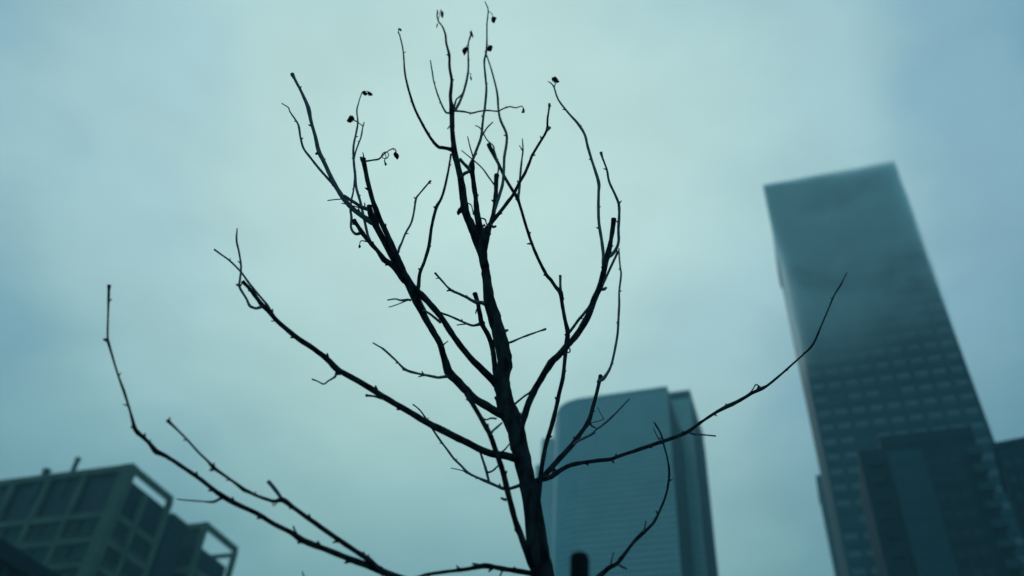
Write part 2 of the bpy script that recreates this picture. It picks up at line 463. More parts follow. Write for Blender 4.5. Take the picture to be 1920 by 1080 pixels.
# --- far right slab
H = 84.0
b0 = xy(at_h(1864, 832, H)); b1 = xy(at_h(1990, 808, H)); bx = (b1 - b0).normalized(); by = Vector((-bx.y, bx.x, 0))
ll = (b1 - b0).length
fr = thing('apartment_slab', 'dark flat roofed apartment slab at the right edge, beside the balcony columns', 'building', (b0.x, b0.y, 0))
bm = bmesh.new(); obox(bm, (b0 + b1) / 2 + by * 8, bx, by, ll, 16, 0, H - 1); part('wall', bm, M['navy'], fr)
bm = bmesh.new(); obox(bm, (b0 + b1) / 2 + by * 8, bx, by, ll + 0.8, 16.8, H - 1, H); part('roof_parapet', bm, M['navy'], fr)
sp_ = []
for k in range(18):
    for i in range(6):
        p = b0 + bx * (ll * (i + .5) / 6) - by * 0.03; sp_.append(Vector((p.x, p.y, H - 4 - k * 3.1)))
panes(fr, sp_, bx, by, ll / 6 * 0.55, 1.3, 0.14, M['stone2'])
sp_ = []

# ------------------------------------------------------------------ the young tree
TY = 3.2


def catmull(P, n):
    out = []
    for i in range(len(P) - 1):
        p0 = P[max(i - 1, 0)]; p1 = P[i]; p2 = P[i + 1]; p3 = P[min(i + 2, len(P) - 1)]
        for j in range(n):
            t = j / n
            out.append(tuple(0.5 * ((2 * b) + (-a + c) * t + (2 * a - 5 * b + 4 * c - d) * t * t + (-a + 3 * b - 3 * c + d) * t ** 3)
                             for a, b, c, d in zip(p0, p1, p2, p3)))
    out.append(tuple(P[-1])); return out


def tube(bm, pts, rad, nseg=8, cap0=True):
    T = []
    for i in range(len(pts)):
        a = pts[max(i - 1, 0)]; b = pts[min(i + 1, len(pts) - 1)]; T.append((b - a).normalized())
    nrm = T[0].orthogonal().normalized(); rings = []
    for i, p in enumerate(pts):
        nrm = (nrm - T[i] * nrm.dot(T[i])).normalized(); bn = T[i].cross(nrm)
        rg = []
        for k in range(nseg):
            a = 2 * math.pi * k / nseg; d = nrm * math.cos(a) + bn * math.sin(a)
            q = p + d * rad[i]
            nv = noise.noise(q * 22.0) * 0.16 + noise.noise(q * 60.0) * 0.09
            rg.append(bm.verts.new(p + d * rad[i] * (1 + nv)))
        rings.append(rg)
    for a, b in zip(rings, rings[1:]):
        for k in range(nseg): bm.faces.new((a[k], a[(k + 1) % nseg], b[(k + 1) % nseg], b[k]))
    bm.faces.new(rings[0][::-1])
    tip = bm.verts.new(pts[-1] + T[-1] * rad[-1] * 0.5)
    for k in range(nseg): bm.faces.new((rings[-1][k], rings[-1][(k + 1) % nseg], tip))


def bud(bm, p, d, n, r, ln):
    """small pointed bud leaving the twig along d+n"""
    q = (d * 0.75 + n).normalized()
    tube(bm, [p, p + q * ln * 0.45, p + q * ln], [r * 0.9, r * 0.75, r * 0.2], 6)


BR = {}      # key -> (points 3D, px list, widths)


def px_path(pts, Y0, Y1, ease=1.0):
    n = 4 if len(pts) < 14 else 3
    sm = catmull([tuple(map(float, p)) for p in pts], n)
    acc = [0.0]
    for a, b in zip(sm, sm[1:]): acc.append(acc[-1] + math.hypot(a[0] - b[0], a[1] - b[1]))
    tot = acc[-1] or 1
    out = []
    for (x, y, w_), s in zip(sm, acc):
        Y = Y0 + (Y1 - Y0) * (s / tot) ** ease
        p = at_y(x, y, Y); dep = (p - CAM).dot(f_)
        out.append((x, y, p, max(w_, 1.2) / 2 * dep / F, Y))
    return out


def near_y(key, x, y):
    best = min(BR[key], key=lambda q: (q[0] - x) ** 2 + (q[1] - y) ** 2)
    return best[4]


def limb(key, name, parent_obj, src, dY, pts, buds=True, ease=1.0, material='twig', dstart=0.0, extra=None, stub=False):
    Y0 = TY if src is None else near_y(src, pts[0][0], pts[0][1])
    path = px_path(pts, Y0 + dstart, Y0 + dY, ease)
    BR[key] = path
    P = [q[2] for q in path]; R = [q[3] for q in path]
    R = [r * 1.04 for r in R]
    if stub:
        R[-1] *= 1.1
    bm = bmesh.new()
    if extra:
        P = extra[0] + P; R = extra[1] + R
    tube(bm, P, R, 14 if max(R) > 0.015 else (10 if max(R) > 0.006 else 7))
    if buds:
        acc = 0; side = random.choice((-1, 1)); nxt = random.uniform(25, 55)
        for i in range(1, len(path) - 1):
            acc += math.hypot(path[i][0] - path[i - 1][0], path[i][1] - path[i - 1][1])
            if acc > nxt and random.random() < 0.6 and path[i][3] < 0.013:
                d = (P[i + 1 if i + 1 < len(P) else i] - P[i - 1]).normalized()
                view = (P[i] - CAM).normalized(); n = d.cross(view).normalized() * side
                r = R[i if not extra else i + len(extra[0])]
                n = (n + view * random.uniform(-.5, .5)).normalized()
                bud(bm, P[i], d, n, max(r * 0.95, 0.003), r + random.uniform(0.005, 0.017))
                side = -side; acc = 0; nxt = random.uniform(32, 70)
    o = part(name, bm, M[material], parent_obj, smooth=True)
    return o


tb = at_y(1040, 1200, TY)
tree = thing('young_tree', 'bare young street tree with a few withered leaves, nearest of all', 'tree', (tb.x, tb.y, 0))

TRUNK = [(1040, 1200, 50), (1018, 1080, 43), (1009, 1030, 39), (997, 940, 33.5), (988, 900, 31), (979, 860, 32), (972, 828, 33), (966, 798, 36),
         (957, 778, 37), (948, 757, 32), (944, 735, 29), (941, 712, 30), (946, 688, 28), (946, 669, 26), (941, 647, 26), (935, 624, 26), (929, 602, 25.5),
         (922, 580, 25), (917, 558, 21), (914, 535, 18), (911, 513, 16.5), (907, 491, 16), (900, 467, 16), (891, 445, 15.5), (884, 424, 15.5), (874, 402, 15),
         (870, 380, 14), (867, 355, 13), (863.5, 333, 12), (858.5, 311, 11), (853, 289, 11.5), (850, 267, 9.5), (848, 244, 8.5), (847.5, 222, 9.5),
         (847, 200, 9), (845, 189, 6.5), (845, 173, 6.5), (847, 151, 5.5), (843, 127, 5), (842.5, 104, 4.7), (837, 82, 4.2), (835, 64, 3.6), (829, 49, 3), (822, 40, 2.5), (820, 31, 2)]
trunk = limb('trunk', 'trunk', tree, None, 0.18, TRUNK, material='bark',
             extra=([Vector((tb.x + .03, tb.y, -0.05)), Vector((tb.x + .03, tb.y, 0.1)), Vector((tb.x + .02, tb.y, 0.8)), Vector((tb.x + .01, tb.y, 1.6))], [0.10, 0.075, 0.062, 0.057]))

OB = {'trunk': trunk}


def B(key, src, dY, pts, **kw):      # a main branch: part of the tree
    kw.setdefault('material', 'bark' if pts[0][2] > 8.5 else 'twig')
    OB[key] = limb(key, 'branch', tree, src, dY, pts, **kw)


def T(key, src, dY, pts, **kw):      # a twig: sub-part of its branch
    top = OB[src]
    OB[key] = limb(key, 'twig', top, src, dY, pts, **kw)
    OB[key] = top                    # later twigs and leaves hang under the same branch


# ---- inner second leader and what it carries
B('dark', 'trunk', -0.16, [(909, 500, 14), (907, 480, 14), (904, 446, 13), (899, 424, 13), (894.5, 402, 11), (892.5, 380, 9.5), (891.6, 366, 8.5), (889.5, 355, 9), (887, 333, 8.5), (885, 320, 10), (886, 302, 7.5)], dstart=-0.03, stub=True)
T('d1', 'dark', 0.05, [(880, 318, 6), (882, 307, 5), (888, 295.5, 5), (895.5, 275.5, 5), (902, 258, 5), (904.5, 235.5, 4.6), (907, 213, 4.5), (909, 204, 4.5), (912, 167, 4.2), (910, 142, 4), (908, 115.5, 3.6), (911.5, 98, 3.6), (913, 78, 3.2), (913, 44, 2.6), (915.5, 20, 2.3), (912, 9, 2), (909, 3, 1.8)])
T('d2', 'dark', -0.06, [(885, 322, 6), (878, 315, 7), (871, 308, 6), (862, 298, 6)], buds=False, stub=True)
T('d3', 'dark', 0.06, [(884, 320, 6), (876, 323, 6), (869, 327, 6.5), (866, 332, 5)], buds=False)
T('d4', 'dark', 0.0, [(886.7, 293, 3.2), (882, 278, 2.6), (878, 262, 2.2), (876.7, 255.5, 1.8)], buds=False)
# small twigs around it
B('e', 'trunk', 0.12, [(905, 488, 9), (909, 470, 9), (913, 448, 9.5), (917, 432, 8), (920, 420, 8), (925.5, 400, 8), (929, 372, 8), (930, 350, 8), (931, 329, 9)], stub=True)
T('f', 'e', 0.1, [(924, 405, 6), (929, 389, 6), (935.5, 369, 5.6), (942, 347, 5.4), (944.5, 324.5, 5), (945.5, 295.5, 5.2), (950, 267, 4.8), (949, 249, 5), (939, 227, 4.5), (934.5, 205, 4.2), (932, 173, 4), (922, 133, 3), (915, 111, 2.6), (911.8, 102, 2.4)])
T('e2', 'e', 0.03, [(930, 336, 3), (934.5, 318, 3), (932, 300, 3), (926.7, 282, 3), (924.5, 273, 2.6), (913, 262, 2.5), (901, 241, 2.2), (891, 235.5, 2)])
T('e3', 'e', -0.05, [(928, 348, 3), (915.5, 331, 3), (904.5, 315.5, 2.8), (891, 303, 2.6), (882, 295.5, 2.4), (865.5, 282, 2)], buds=False)
T('d5', 'd1', 0.04, [(904.5, 254, 3), (913, 240, 2.8), (924, 229, 2.2)], buds=False)
T('e4', 'e', 0.02, [(916, 440, 6), (913, 452, 8), (911, 465, 6)], buds=True)
B('g', 'dark', -0.12, [(905, 440, 9), (911, 431, 9), (915.5, 424, 8.5), (935.5, 400, 7.4), (951, 380, 6.6), (962, 365.5, 6.3), (973, 344, 5.6), (984.5, 324, 5.6), (993, 304, 5.3), (998, 291, 5.3), (1011, 269, 4.8), (1025, 245, 4.5), (1026.7, 222, 3.8), (1029.5, 204, 3.6), (1030, 195, 5)])
T('g1', 'g', 0.0, [(1024, 246, 4), (1028, 242, 6), (1031, 239, 6)], buds=False)
T('g2', 'g', 0.0, [(920, 421, 5), (925, 425.5, 5), (930, 424, 4)], buds=False)
# curled tendrils between the two leaders
T('t1', 'trunk', -0.02, [(872, 379, 2.4), (877, 381, 2.4), (883, 384, 2.2), (886, 393, 2.2), (888, 402, 3.6)], buds=False)
T('t2', 'dark', -0.02, [(899, 408, 2.4), (905, 409.5, 2.4), (910, 412, 3), (912, 419, 2.4), (916, 424, 2.6)], buds=False)
T('t3', 'trunk', 0.02, [(847, 232, 3), (842, 238, 2.4), (839, 242, 2)], buds=False)

# ---- top of the leader
T('a1', 'trunk', -0.1, [(847, 212, 4.2), (841, 212, 3.8), (835.5, 210, 3.6), (829, 198, 3.3), (820, 175.5, 3), (813, 151, 2.6), (811, 138, 2.8), (807, 113, 2)])
T('a2', 'trunk', 0.1, [(850, 208, 6), (855.5, 203, 5.6), (862, 191, 5), (869, 173, 4.6), (874.5, 153, 4.4), (878, 131, 3.8), (878, 107, 3.3), (878, 84, 2.8), (880, 73, 2.5), (883, 66, 2.2)])
T('a3', 'trunk', 0.06, [(850, 205, 4), (852, 199, 3.6), (855.5, 187, 3.2), (861, 182, 3), (868, 175, 3)], buds=False)
T('a4', 'trunk', -0.08, [(849, 208, 4), (855, 208, 4), (871, 209.5, 3.5), (884, 212, 3.4), (898, 209, 3), (913, 207, 3), (933, 208.5, 2.8), (942, 204.5, 2.5), (955.5, 200, 2.5), (967, 202, 2.2), (978, 199, 2), (981, 203, 1.8)])
B('bd', 'trunk', -0.22, [(848, 281, 9), (841, 279, 7.4), (831, 277, 6.2), (822, 275.5, 5.8), (811, 264, 5.4), (800, 247, 5), (789, 227, 4.8), (780, 209, 4.6), (773, 191, 4.4), (764.5, 162, 4), (759, 135.5, 3.6), (757, 107, 3), (754.5, 87, 2.6), (749, 64, 2.2)])
# ---- long thin one from the left knot up behind the leader
# ---- left big limbs
B('q', 'trunk', -0.30, [(945, 778, 18), (936, 774, 17), (926.7, 769, 15.5), (906.7, 757.8, 14.5), (889, 746.7, 14), (877.8, 735.5, 14.5), (864.5, 722, 15.5), (849, 706.7, 16), (840, 695.5, 15.5), (833, 671, 12.8), (824.5, 644, 12), (811, 620, 12), (800, 601, 12), (789, 580, 13.5), (778, 558, 15.5), (765, 533, 13), (755.5, 517.8, 13), (742, 493, 11), (729, 469, 11.5), (711, 435.5, 11.5), (700, 413, 12.5), (694, 398, 10.5), (692.5, 386, 9)], stub=True)
B('p', 'trunk', -0.42, [(940, 728, 16), (929, 718, 15), (917.8, 706.7, 13.5), (900, 689, 12), (884, 673, 12), (871, 657.8, 11.5), (855.5, 637.8, 11.5), (842, 617.8, 11), (831, 600, 11), (813, 577.8, 11), (795, 558, 12), (777.8, 542, 12), (762, 520, 12), (751, 495.5, 12), (742, 475.5, 10.5), (729, 446.7, 10), (715.5, 418, 9.5), (706.7, 397.8, 10), (700, 380, 8.8), (695.5, 364, 8.3), (689, 337.8, 8.3), (684.5, 315.5, 8.3), (681, 298, 10)], stub=True)
T('q1', 'q', -0.12, [(699, 418, 10), (690, 412, 10), (677.8, 404, 9), (660, 390, 9), (646.7, 375.5, 9), (633, 355.5, 8.5), (620, 331, 8), (606.7, 302, 7.6), (597.8, 284, 8.5), (591, 255.5, 6.6), (583, 226.7, 6.4), (577.8, 202, 7.6), (566.7, 175.5, 5.2), (553, 149, 5.2), (548, 139, 8)])
T('q1a', 'q1', 0.0, [(597, 286, 6), (592, 289, 4)], buds=False)
T('q1b', 'q1', 0.05, [(631, 353, 5), (615.5, 335.5, 4.6), (597.8, 315.5, 4.6), (582, 295.5, 4.4), (569, 277.8, 4.2), (563, 255.5, 4), (559, 233, 3.8), (544.5, 211, 2.6), (541, 202, 2.4), (533, 196.7, 2), (528.5, 194, 2)])
T('q2', 'q', -0.05, [(691, 393, 8), (677.8, 388, 6.5), (665, 380, 6.5), (654, 373, 6), (645, 366.7, 5)], buds=False)
T('q3', 'q', -0.1, [(680, 392, 2.4), (660, 385.5, 2.2), (640, 381, 1.8)], buds=False)
T('q4', 'q1', 0.02, [(645, 373, 2.4), (630, 374, 2.2), (614, 376, 1.8)], buds=False)
T('q5', 'q', 0.0, [(684, 389, 3), (684, 383, 2.4), (684, 380, 1.8)], buds=False)
# upright twig crossing behind
B('u', 'p', 0.16, [(758, 528, 10), (744.5, 509, 9), (733, 495.5, 9.5), (720, 486.7, 10), (706.7, 469, 8), (689, 449, 8), (681, 439, 8), (675.5, 431, 8), (669, 421, 7.5), (664, 414.5, 9)], stub=True)
T('u1', 'u', 0.06, [(677, 436, 7), (671, 438.5, 6), (666, 438, 5.5), (661, 433, 5), (658, 424, 4.6), (659, 406.7, 4.4), (657, 393, 4.2), (659, 375.5, 3.5), (663, 355.5, 3.3), (665, 333, 3)], buds=True)
T('u2', 'u', -0.03, [(687, 453, 2.6), (683, 452, 2.2), (677.5, 451.5, 2), (675, 455, 1.8), (674.5, 461, 1.8)], buds=False)
T('u3', 'u', 0.1, [(695, 456, 6), (692, 447, 5.4), (689, 438, 5), (682, 406.7, 5), (675.5, 377.8, 5), (667.8, 351, 4.8), (665.5, 324.5, 5), (663, 297.8, 4.2), (663, 273, 4), (667.8, 249, 3.6), (671, 229, 3.2), (669, 206.7, 2.8), (673, 191, 2.3), (677, 177.8, 2), (681, 171, 1.8), (685, 172, 1.6)])
T('u4', 'u3', 0.04, [(663.5, 300, 3.2), (666, 288, 3), (670, 275.5, 3), (676.7, 257.8, 2.8), (680, 240, 2.4), (683, 229, 2)])
T('u5', 'u3', 0.0, [(681, 237, 2.2), (676, 233, 2), (667, 227, 2), (662, 225, 2)], buds=False)
# broken top with the curled leaf stalk
T('p1', 'p', -0.02, [(683, 303, 6), (688, 302, 4), (700, 300, 3.4), (711, 297.8, 3.2), (722, 287, 2.4), (735.5, 279, 2.2), (741, 280, 1.8), (743, 286, 1.6)])
T('p2', 'p', 0.0, [(681, 300, 5), (678, 297, 5), (676, 295, 4)], buds=False)
T('p3', 'p', 0.0, [(681.5, 298, 4), (681.5, 291, 2.4), (680, 286, 1.8)], buds=False)
T('p4', 'p1', 0.02, [(716, 293, 2.2), (718, 287, 1.8), (724, 285, 1.8), (729, 290, 1.8), (725, 297, 1.8), (718, 296, 1.8), (715, 291, 1.6)], buds=False)
T('p5', 'p1', -0.02, [(722, 288, 2), (724, 295, 1.8), (721, 300, 2), (723, 308, 4)], buds=False)
T('v', 'p', 0.1, [(746.7, 473, 5), (749, 464, 4.6), (753, 455.5, 4), (760, 438, 4), (771, 418, 3.8), (776, 398, 3.6), (780, 373, 4.2), (786, 364, 3.2), (793, 355.5, 3.2), (802, 345, 3.2), (807, 339.5, 4.6)])
B('long', 'q', 0.42, [(780, 552, 9), (784, 542, 7.5), (787, 513, 6.4), (795.5, 491, 6), (804, 462, 6.2), (809, 427, 5.6), (814, 404, 5.6), (819, 387, 6.2), (827, 373, 4.8), (834, 351, 4.4), (841, 318, 4), (845.5, 289, 3.6)], dstart=0.05)
T('w1', 'q', -0.08, [(770, 563, 5), (764.5, 562, 4.6), (751, 563, 3.8), (741, 560.5, 3), (726.7, 562.7, 2.4)], buds=False)
T('w2', 'q', -0.05, [(766, 562, 3), (757.8, 565.5, 2.8), (745, 571, 2.2), (729, 576, 2)], buds=False)
T('z1', 'p', -0.05, [(827, 605, 6), (818, 598, 5), (806.7, 589, 4.6), (797, 583, 4.2), (793, 582, 4.6)], buds=True)
T('z2', 'q', 0.0, [(785, 556, 4), (791, 568, 3.2), (798, 581, 3)], buds=False)
T('aa', 'q', -0.15, [(843, 706, 8), (836, 706, 6), (822, 707.8, 5.6), (812, 706, 5.6), (804.5, 704.5, 5.2), (782, 700, 4.6), (760, 693, 4.8), (742, 675.5, 4), (720, 655.5, 4), (708, 648, 3), (699, 642.7, 2.6)])
T('aa1', 'q', 0.0, [(799, 704, 3), (790, 705, 2.6), (784.5, 707, 2.4)], buds=False)
T('aa2', 'q', 0.0, [(828, 650, 4.5), (833, 645, 3), (840, 639.5, 1.8)], buds=False)
T('aa3', 'q', 0.0, [(762, 694, 5), (758, 692, 5), (756, 694, 4)], buds=False)
# low companion running down to the trunk again
B('bb', 'trunk', -0.22, [(1000, 1064, 14), (993, 1051, 13), (980, 1013, 12), (966.7, 977.8, 11.3), (955.5, 935.5, 11), (944.5, 891, 10.5), (935.5, 862, 10.5), (927.8, 840, 9.5), (917.8, 813, 9.5), (906.7, 793, 9.5), (895.5, 773, 9.2), (884, 754, 9), (874, 738, 9)], dstart=-0.06)
T('bb1', 'bb', -0.02, [(948, 937, 6), (944, 936, 5), (940, 934, 4)], buds=False)
T('bb2', 'bb', 0.1, [(904, 784, 4.2), (912, 787, 3.4), (921, 784, 3.4), (930, 785, 3.6)], buds=False)
T('bb3', 'bb', 0.08, [(921, 812, 5), (926, 806, 3.8), (932, 801, 4.2), (941, 793, 3.2)], buds=False)
# ---- centre twigs
B('y', 'trunk', 0.14, [(937, 720, 14), (931, 704, 12), (927, 680, 9.5), (923, 651, 9), (915.5, 629, 9), (904.5, 609, 9), (900, 590, 8.5), (896, 568, 8), (890.5, 551, 8.4)], stub=True)
T('y1', 'y', 0.05, [(901, 607, 7), (893, 609.5, 5), (884, 610, 4.6), (866.7, 603, 4), (844.5, 593, 4), (830, 588, 4), (820, 584, 4.5)])
T('y2', 'y', -0.04, [(884, 610, 3.4), (875, 607.5, 2.8), (857, 609.5, 2.2)], buds=False)
T('y3', 'y', 0.0, [(897, 575, 4), (893, 583, 2.8), (892, 588, 2.2)], buds=False)
T('x', 'trunk', -0.14, [(912, 572, 8), (904, 568, 7.4), (893, 566.7, 7), (884, 563, 6), (875.5, 557.8, 5.6), (861, 551, 5), (846.7, 544.5, 5), (838, 537, 4), (831, 529, 3.8), (822, 519, 3.8), (815.5, 511.5, 4.6)])
T('x1', 'trunk', 0.0, [(849, 545, 5), (843, 544, 4), (838.5, 545.5, 3)], buds=False, dstart=-0.08)
T('o1', 'trunk', 0.1, [(946, 645, 5), (953, 643, 4), (962, 640, 4.2), (977.8, 633, 3), (990, 628.5, 4), (1008, 622, 2.8), (1019, 618.5, 3.8), (1023, 617, 4.5)], buds=False)
T('o2', 'trunk', 0.03, [(943, 621, 6), (949, 620, 5.5), (952, 619, 4)], buds=False)
# ---- main right limb
B('j', 'trunk', -0.35, [(968, 812, 20), (975, 800, 18), (981, 786, 13.5), (989, 762, 12.4), (1000, 735.5, 12), (1015.5, 709, 12), (1033, 680, 13), (1046.7, 666.7, 12), (1060, 651, 11.6), (1073, 638, 11.5), (1086.7, 620, 12), (1100, 598, 12), (1107, 582, 12), (1115.5, 558, 11), (1124.5, 538, 11), (1131, 513, 10), (1136, 491, 10.5), (1139.5, 479, 11), (1144.5, 455, 8.3), (1148, 435, 8.3), (1151, 410.5, 9)], stub=True)
T('j2', 'j', 0.16, [(1134, 507, 7), (1131, 493, 6.3), (1131, 474, 6), (1127.8, 449, 6), (1123, 418, 5.8), (1122, 389, 5.6), (1122.5, 360, 5.4), (1122.5, 342, 6.2), (1113, 311, 5), (1102, 275.5, 5), (1096.7, 253, 4.6), (1083, 231, 4.8), (1066.7, 213, 3.8), (1046.7, 186.7, 3.4), (1039, 164, 2.8), (1033, 156, 2.3), (1028, 153, 2)])
T('j2b', 'j2', 0.0, [(1039, 165, 2.4), (1041, 158, 2), (1042, 152, 2)], buds=False)
T('j3', 'j', -0.1, [(1141, 481, 8), (1149, 475.5, 7), (1156.7, 464, 5.6), (1160, 450, 5.4), (1159.5, 431, 5.4), (1161, 404, 5), (1160, 382, 5), (1151, 360, 4.4), (1142, 340, 4.2), (1137.8, 318, 3.8), (1130, 297, 3.8), (1126.7, 286, 5.6)])
T('j4', 'j', -0.12, [(1128, 540, 5), (1131, 532, 4.6), (1144.5, 502, 4.6), (1153, 484, 4.6), (1159, 471, 5)], buds=False)
T('j5', 'j', 0.0, [(1127, 542, 7), (1133, 542, 6), (1137, 539, 4)], buds=False)
T('j6', 'j', 0.0, [(975.5, 790, 4), (975.5, 780, 3), (976.5, 774, 2)], buds=False, dstart=-0.02)
T('n1', 'j', 0.1, [(1000, 730, 5), (992, 737, 4), (984.5, 742, 3.8), (975.5, 749, 3.6), (966, 757, 4)], buds=False)
# ---- long slender one that crosses it
B('m', 'trunk', 0.25, [(1009, 945, 9), (1011, 924, 8.5), (1013, 900, 8.5), (1017.8, 864, 8), (1024.5, 831, 8), (1034.5, 798, 8.4), (1042, 768, 8.2), (1047.8, 740, 7.6), (1055.5, 708, 7.4), (1059, 675, 7.4), (1062, 645, 8), (1064.5, 624, 9), (1060, 602, 7.2), (1056.5, 584, 7), (1054, 569, 7), (1051, 549, 8.5), (1042, 538, 7), (1033, 525, 6.4), (1024.5, 515.5, 6.8), (1013, 493, 5.8), (1002, 469, 5.8), (994.5, 449, 5.6), (984.5, 418, 5.2), (975.5, 387, 5.4), (969, 369, 7), (960, 355, 5.6), (946.7, 333, 5.4), (935.5, 309, 5.4), (925, 289, 6), (919, 277, 8), (916, 271, 7)], stub=True)
T('m1', 'm', 0.0, [(1051, 549, 6), (1050.5, 532, 5), (1050.5, 517, 5.4)], buds=False, stub=True)
T('m2', 'm', 0.05, [(971, 372, 6), (973.5, 356, 5), (974.5, 342, 4.6), (976.7, 315.5, 4), (979, 295, 3.2), (980.5, 282, 3.2), (980, 268, 2.4), (979.5, 260, 1.8)], buds=False)
T('m3', 'm', 0.05, [(980, 283, 2.6), (977, 278, 2.2), (974, 273, 1.8)], buds=False)
T('m4', 'm', -0.2, [(1065, 625, 6), (1073, 616, 5.2), (1084.5, 600, 5.4), (1095, 588, 5.4), (1104, 576, 5), (1112, 562, 4.6)])
T('m5', 'm', 0.0, [(1063, 657, 3), (1067, 652, 2.4), (1069, 657, 2.6), (1067, 661, 2.4), (1063, 660, 2.4)], buds=False)
T('m6', 'm', 0.0, [(995, 457, 5), (991, 457, 3.4), (988, 457.5, 2)], buds=False)
# ---- right side lower limbs
B('k', 'trunk', 0.50, [(1000, 915, 9), (1008, 908, 10), (1016, 897, 10.5), (1033, 878, 10), (1055.5, 853, 10), (1075.5, 831, 9.5), (1091, 809, 8), (1104, 789, 8.5), (1111, 765, 7), (1119, 736, 6.6), (1126, 705, 7.4)], stub=True)
T('k1', 'k', 0.1, [(1121, 716, 6.5), (1128, 712, 6.5), (1133, 708, 6.5), (1144.5, 689, 4.6), (1152, 660, 4.8), (1157.8, 627, 4.4), (1159.5, 600, 4.6), (1161, 571, 4.2), (1161, 547, 3.8), (1164.5, 515.5, 3.6), (1163, 502, 3.6), (1161, 480, 3), (1160.5, 466, 2.6)])
T('k2', 'k', 0.05, [(1073, 835, 6), (1080, 829, 5), (1097.8, 820, 4.2), (1110, 814, 4.4), (1118, 805, 3.6), (1126, 800, 3.6), (1142, 786.7, 3.8), (1160, 769, 3), (1177, 751, 2.6), (1179, 748.5, 3.6)])
T('k3', 'k', 0.05, [(1105, 790, 6), (1109, 798, 3.8), (1114, 801, 3), (1119.5, 804, 3)], buds=False)
T('k5', 'k', 0.2, [(1103, 793, 2.2), (1117, 791, 1.6), (1131, 785.5, 2.6), (1126, 776, 1.8), (1120.5, 764, 2.4)], buds=False)
B('l', 'trunk', 0.75, [(1000, 905, 9), (1008, 900, 8.5), (1022, 898, 9), (1037.8, 891, 9), (1055.5, 879, 8.2), (1073, 871, 7.8), (1098, 866.7, 7), (1124.5, 863, 7), (1144.5, 861, 7.2), (1160, 855.5, 6.6), (1182, 848, 6.6), (1209, 839, 6.6), (1235.5, 830, 6.6), (1262, 821, 6.2), (1289, 810, 6.6), (1311, 794, 5.6), (1337.8, 776, 5.4), (1360, 763.5, 7), (1375, 757, 7), (1395, 746, 6), (1410, 737, 6), (1427, 729, 6.6), (1440, 722, 4.6), (1466.7, 700, 4), (1489, 680, 3.6), (1508, 663, 3.4), (1524.5, 645.5, 4.2), (1537.8, 615.5, 3), (1553, 580, 2.8), (1564.5, 553, 2.6), (1575.5, 535.5, 3), (1583, 521, 2), (1588, 511, 1.6)])
T('l1', 'l', 0.02, [(1146, 862, 5), (1150, 866, 4), (1151, 868, 3)], buds=False)
T('l2', 'l', 0.1, [(1290, 810, 4.6), (1297, 812.5, 4), (1304.5, 814.5, 3.4), (1322, 815.5, 2.8), (1337, 817, 2.6), (1341, 817.5, 3.4)], buds=False)
T('l3', 'l', 0.02, [(1401, 743, 2.8), (1411, 731, 2.4), (1417.8, 721, 2.4), (1428, 728, 2.4)], buds=False)
T('l4', 'l', 0.0, [(1368, 760, 4), (1363, 759, 3), (1360, 757, 2.2)], buds=False)
# ---- left lower long limb
B('cc', 'trunk', -0.45, [(976, 862, 18), (968, 859, 16), (960, 857.8, 15), (940, 853, 13.5), (922, 851, 13), (904.5, 844.5, 12.5), (882, 833, 12.5), (860, 822, 12.5), (829, 806.7, 12.5), (802, 793, 12), (780, 780, 11.6), (753, 764, 11), (715.5, 742, 10.6), (684.5, 722, 10.4), (649, 702, 10), (631, 691, 11), (613, 673, 9.5), (586.7, 653, 9.2), (560, 635.5, 9), (543, 622, 8.8), (517.8, 600, 8), (504.5, 584, 8.4), (491, 571, 9), (479, 555.5, 7.4), (466.7, 540, 6.4), (455, 528, 7)], stub=True)
T('cc1', 'cc', -0.05, [(510, 590, 6), (502, 574, 5.5), (493, 562, 4.6), (477.8, 544.5, 4.2), (464, 526.7, 4), (451, 509, 3.6), (431, 489, 3.6), (415.5, 477.8, 3), (402, 467.8, 4)])
T('cc2', 'cc', -0.12, [(490, 575, 7), (484, 577.5, 5.4), (477.8, 577.8, 5), (468, 573, 5), (462, 560, 4.2), (449, 537.8, 4.6), (450, 524, 3.8), (452, 500, 3.8), (447.8, 471, 3.4), (443.5, 451, 4), (444.7, 428, 2)])
T('cc2b', 'cc2', 0.0, [(448, 535, 5), (443, 534, 4)], buds=False)
T('cc3', 'cc', 0.08, [(632, 692, 6), (630, 701, 4), (627.5, 707, 4.4), (616, 714, 3.2), (606.7, 720, 3.4), (596, 715, 2.6), (585.5, 711, 3)], buds=False)
T('cc4', 'cc', 0.05, [(720, 748, 6), (712, 746, 4.2), (702, 743, 3.8), (692, 742, 4.2), (687, 741.5, 6)], buds=False)
T('cc5', 'cc', 0.0, [(517, 601, 4), (512, 602, 2.4), (508, 602, 1.8)], buds=False)
B('dd', 'trunk', 0.30, [(985, 905, 8), (972, 911, 6.2), (953, 916.7, 5.6), (942, 915.5, 6), (929, 910, 5.2), (913, 903, 6.2), (895.5, 895.5, 4.6), (877.8, 886.7, 4.6), (864.5, 873, 4.2), (851, 860, 4.4), (837.8, 842, 3.8), (824.5, 824.5, 4), (811, 804.5, 3.4), (801, 788, 3.6), (795.5, 780, 3.2), (789, 771, 3), (782, 764, 2.6), (774.5, 758.5, 3)], dstart=0.03)
T('dd1', 'dd', 0.0, [(876, 887, 4), (869, 883, 2.2), (857, 880, 2), (845.5, 877.8, 2)], buds=False)
T('dd2', 'dd', 0.1, [(916.7, 903, 5), (911, 880, 5), (904.5, 860, 4.6), (901, 849, 4.4)], buds=False)
T('dd3', 'dd', 0.1, [(912, 884, 4), (917, 885.5, 3.8), (924.5, 882, 3.4), (933, 874, 3.2)], buds=False)
T('dd4', 'trunk', 0.0, [(968, 835, 4), (956.7, 832, 3), (951, 838, 2.8), (945.5, 844, 3.4), (939, 848, 3)], buds=False)
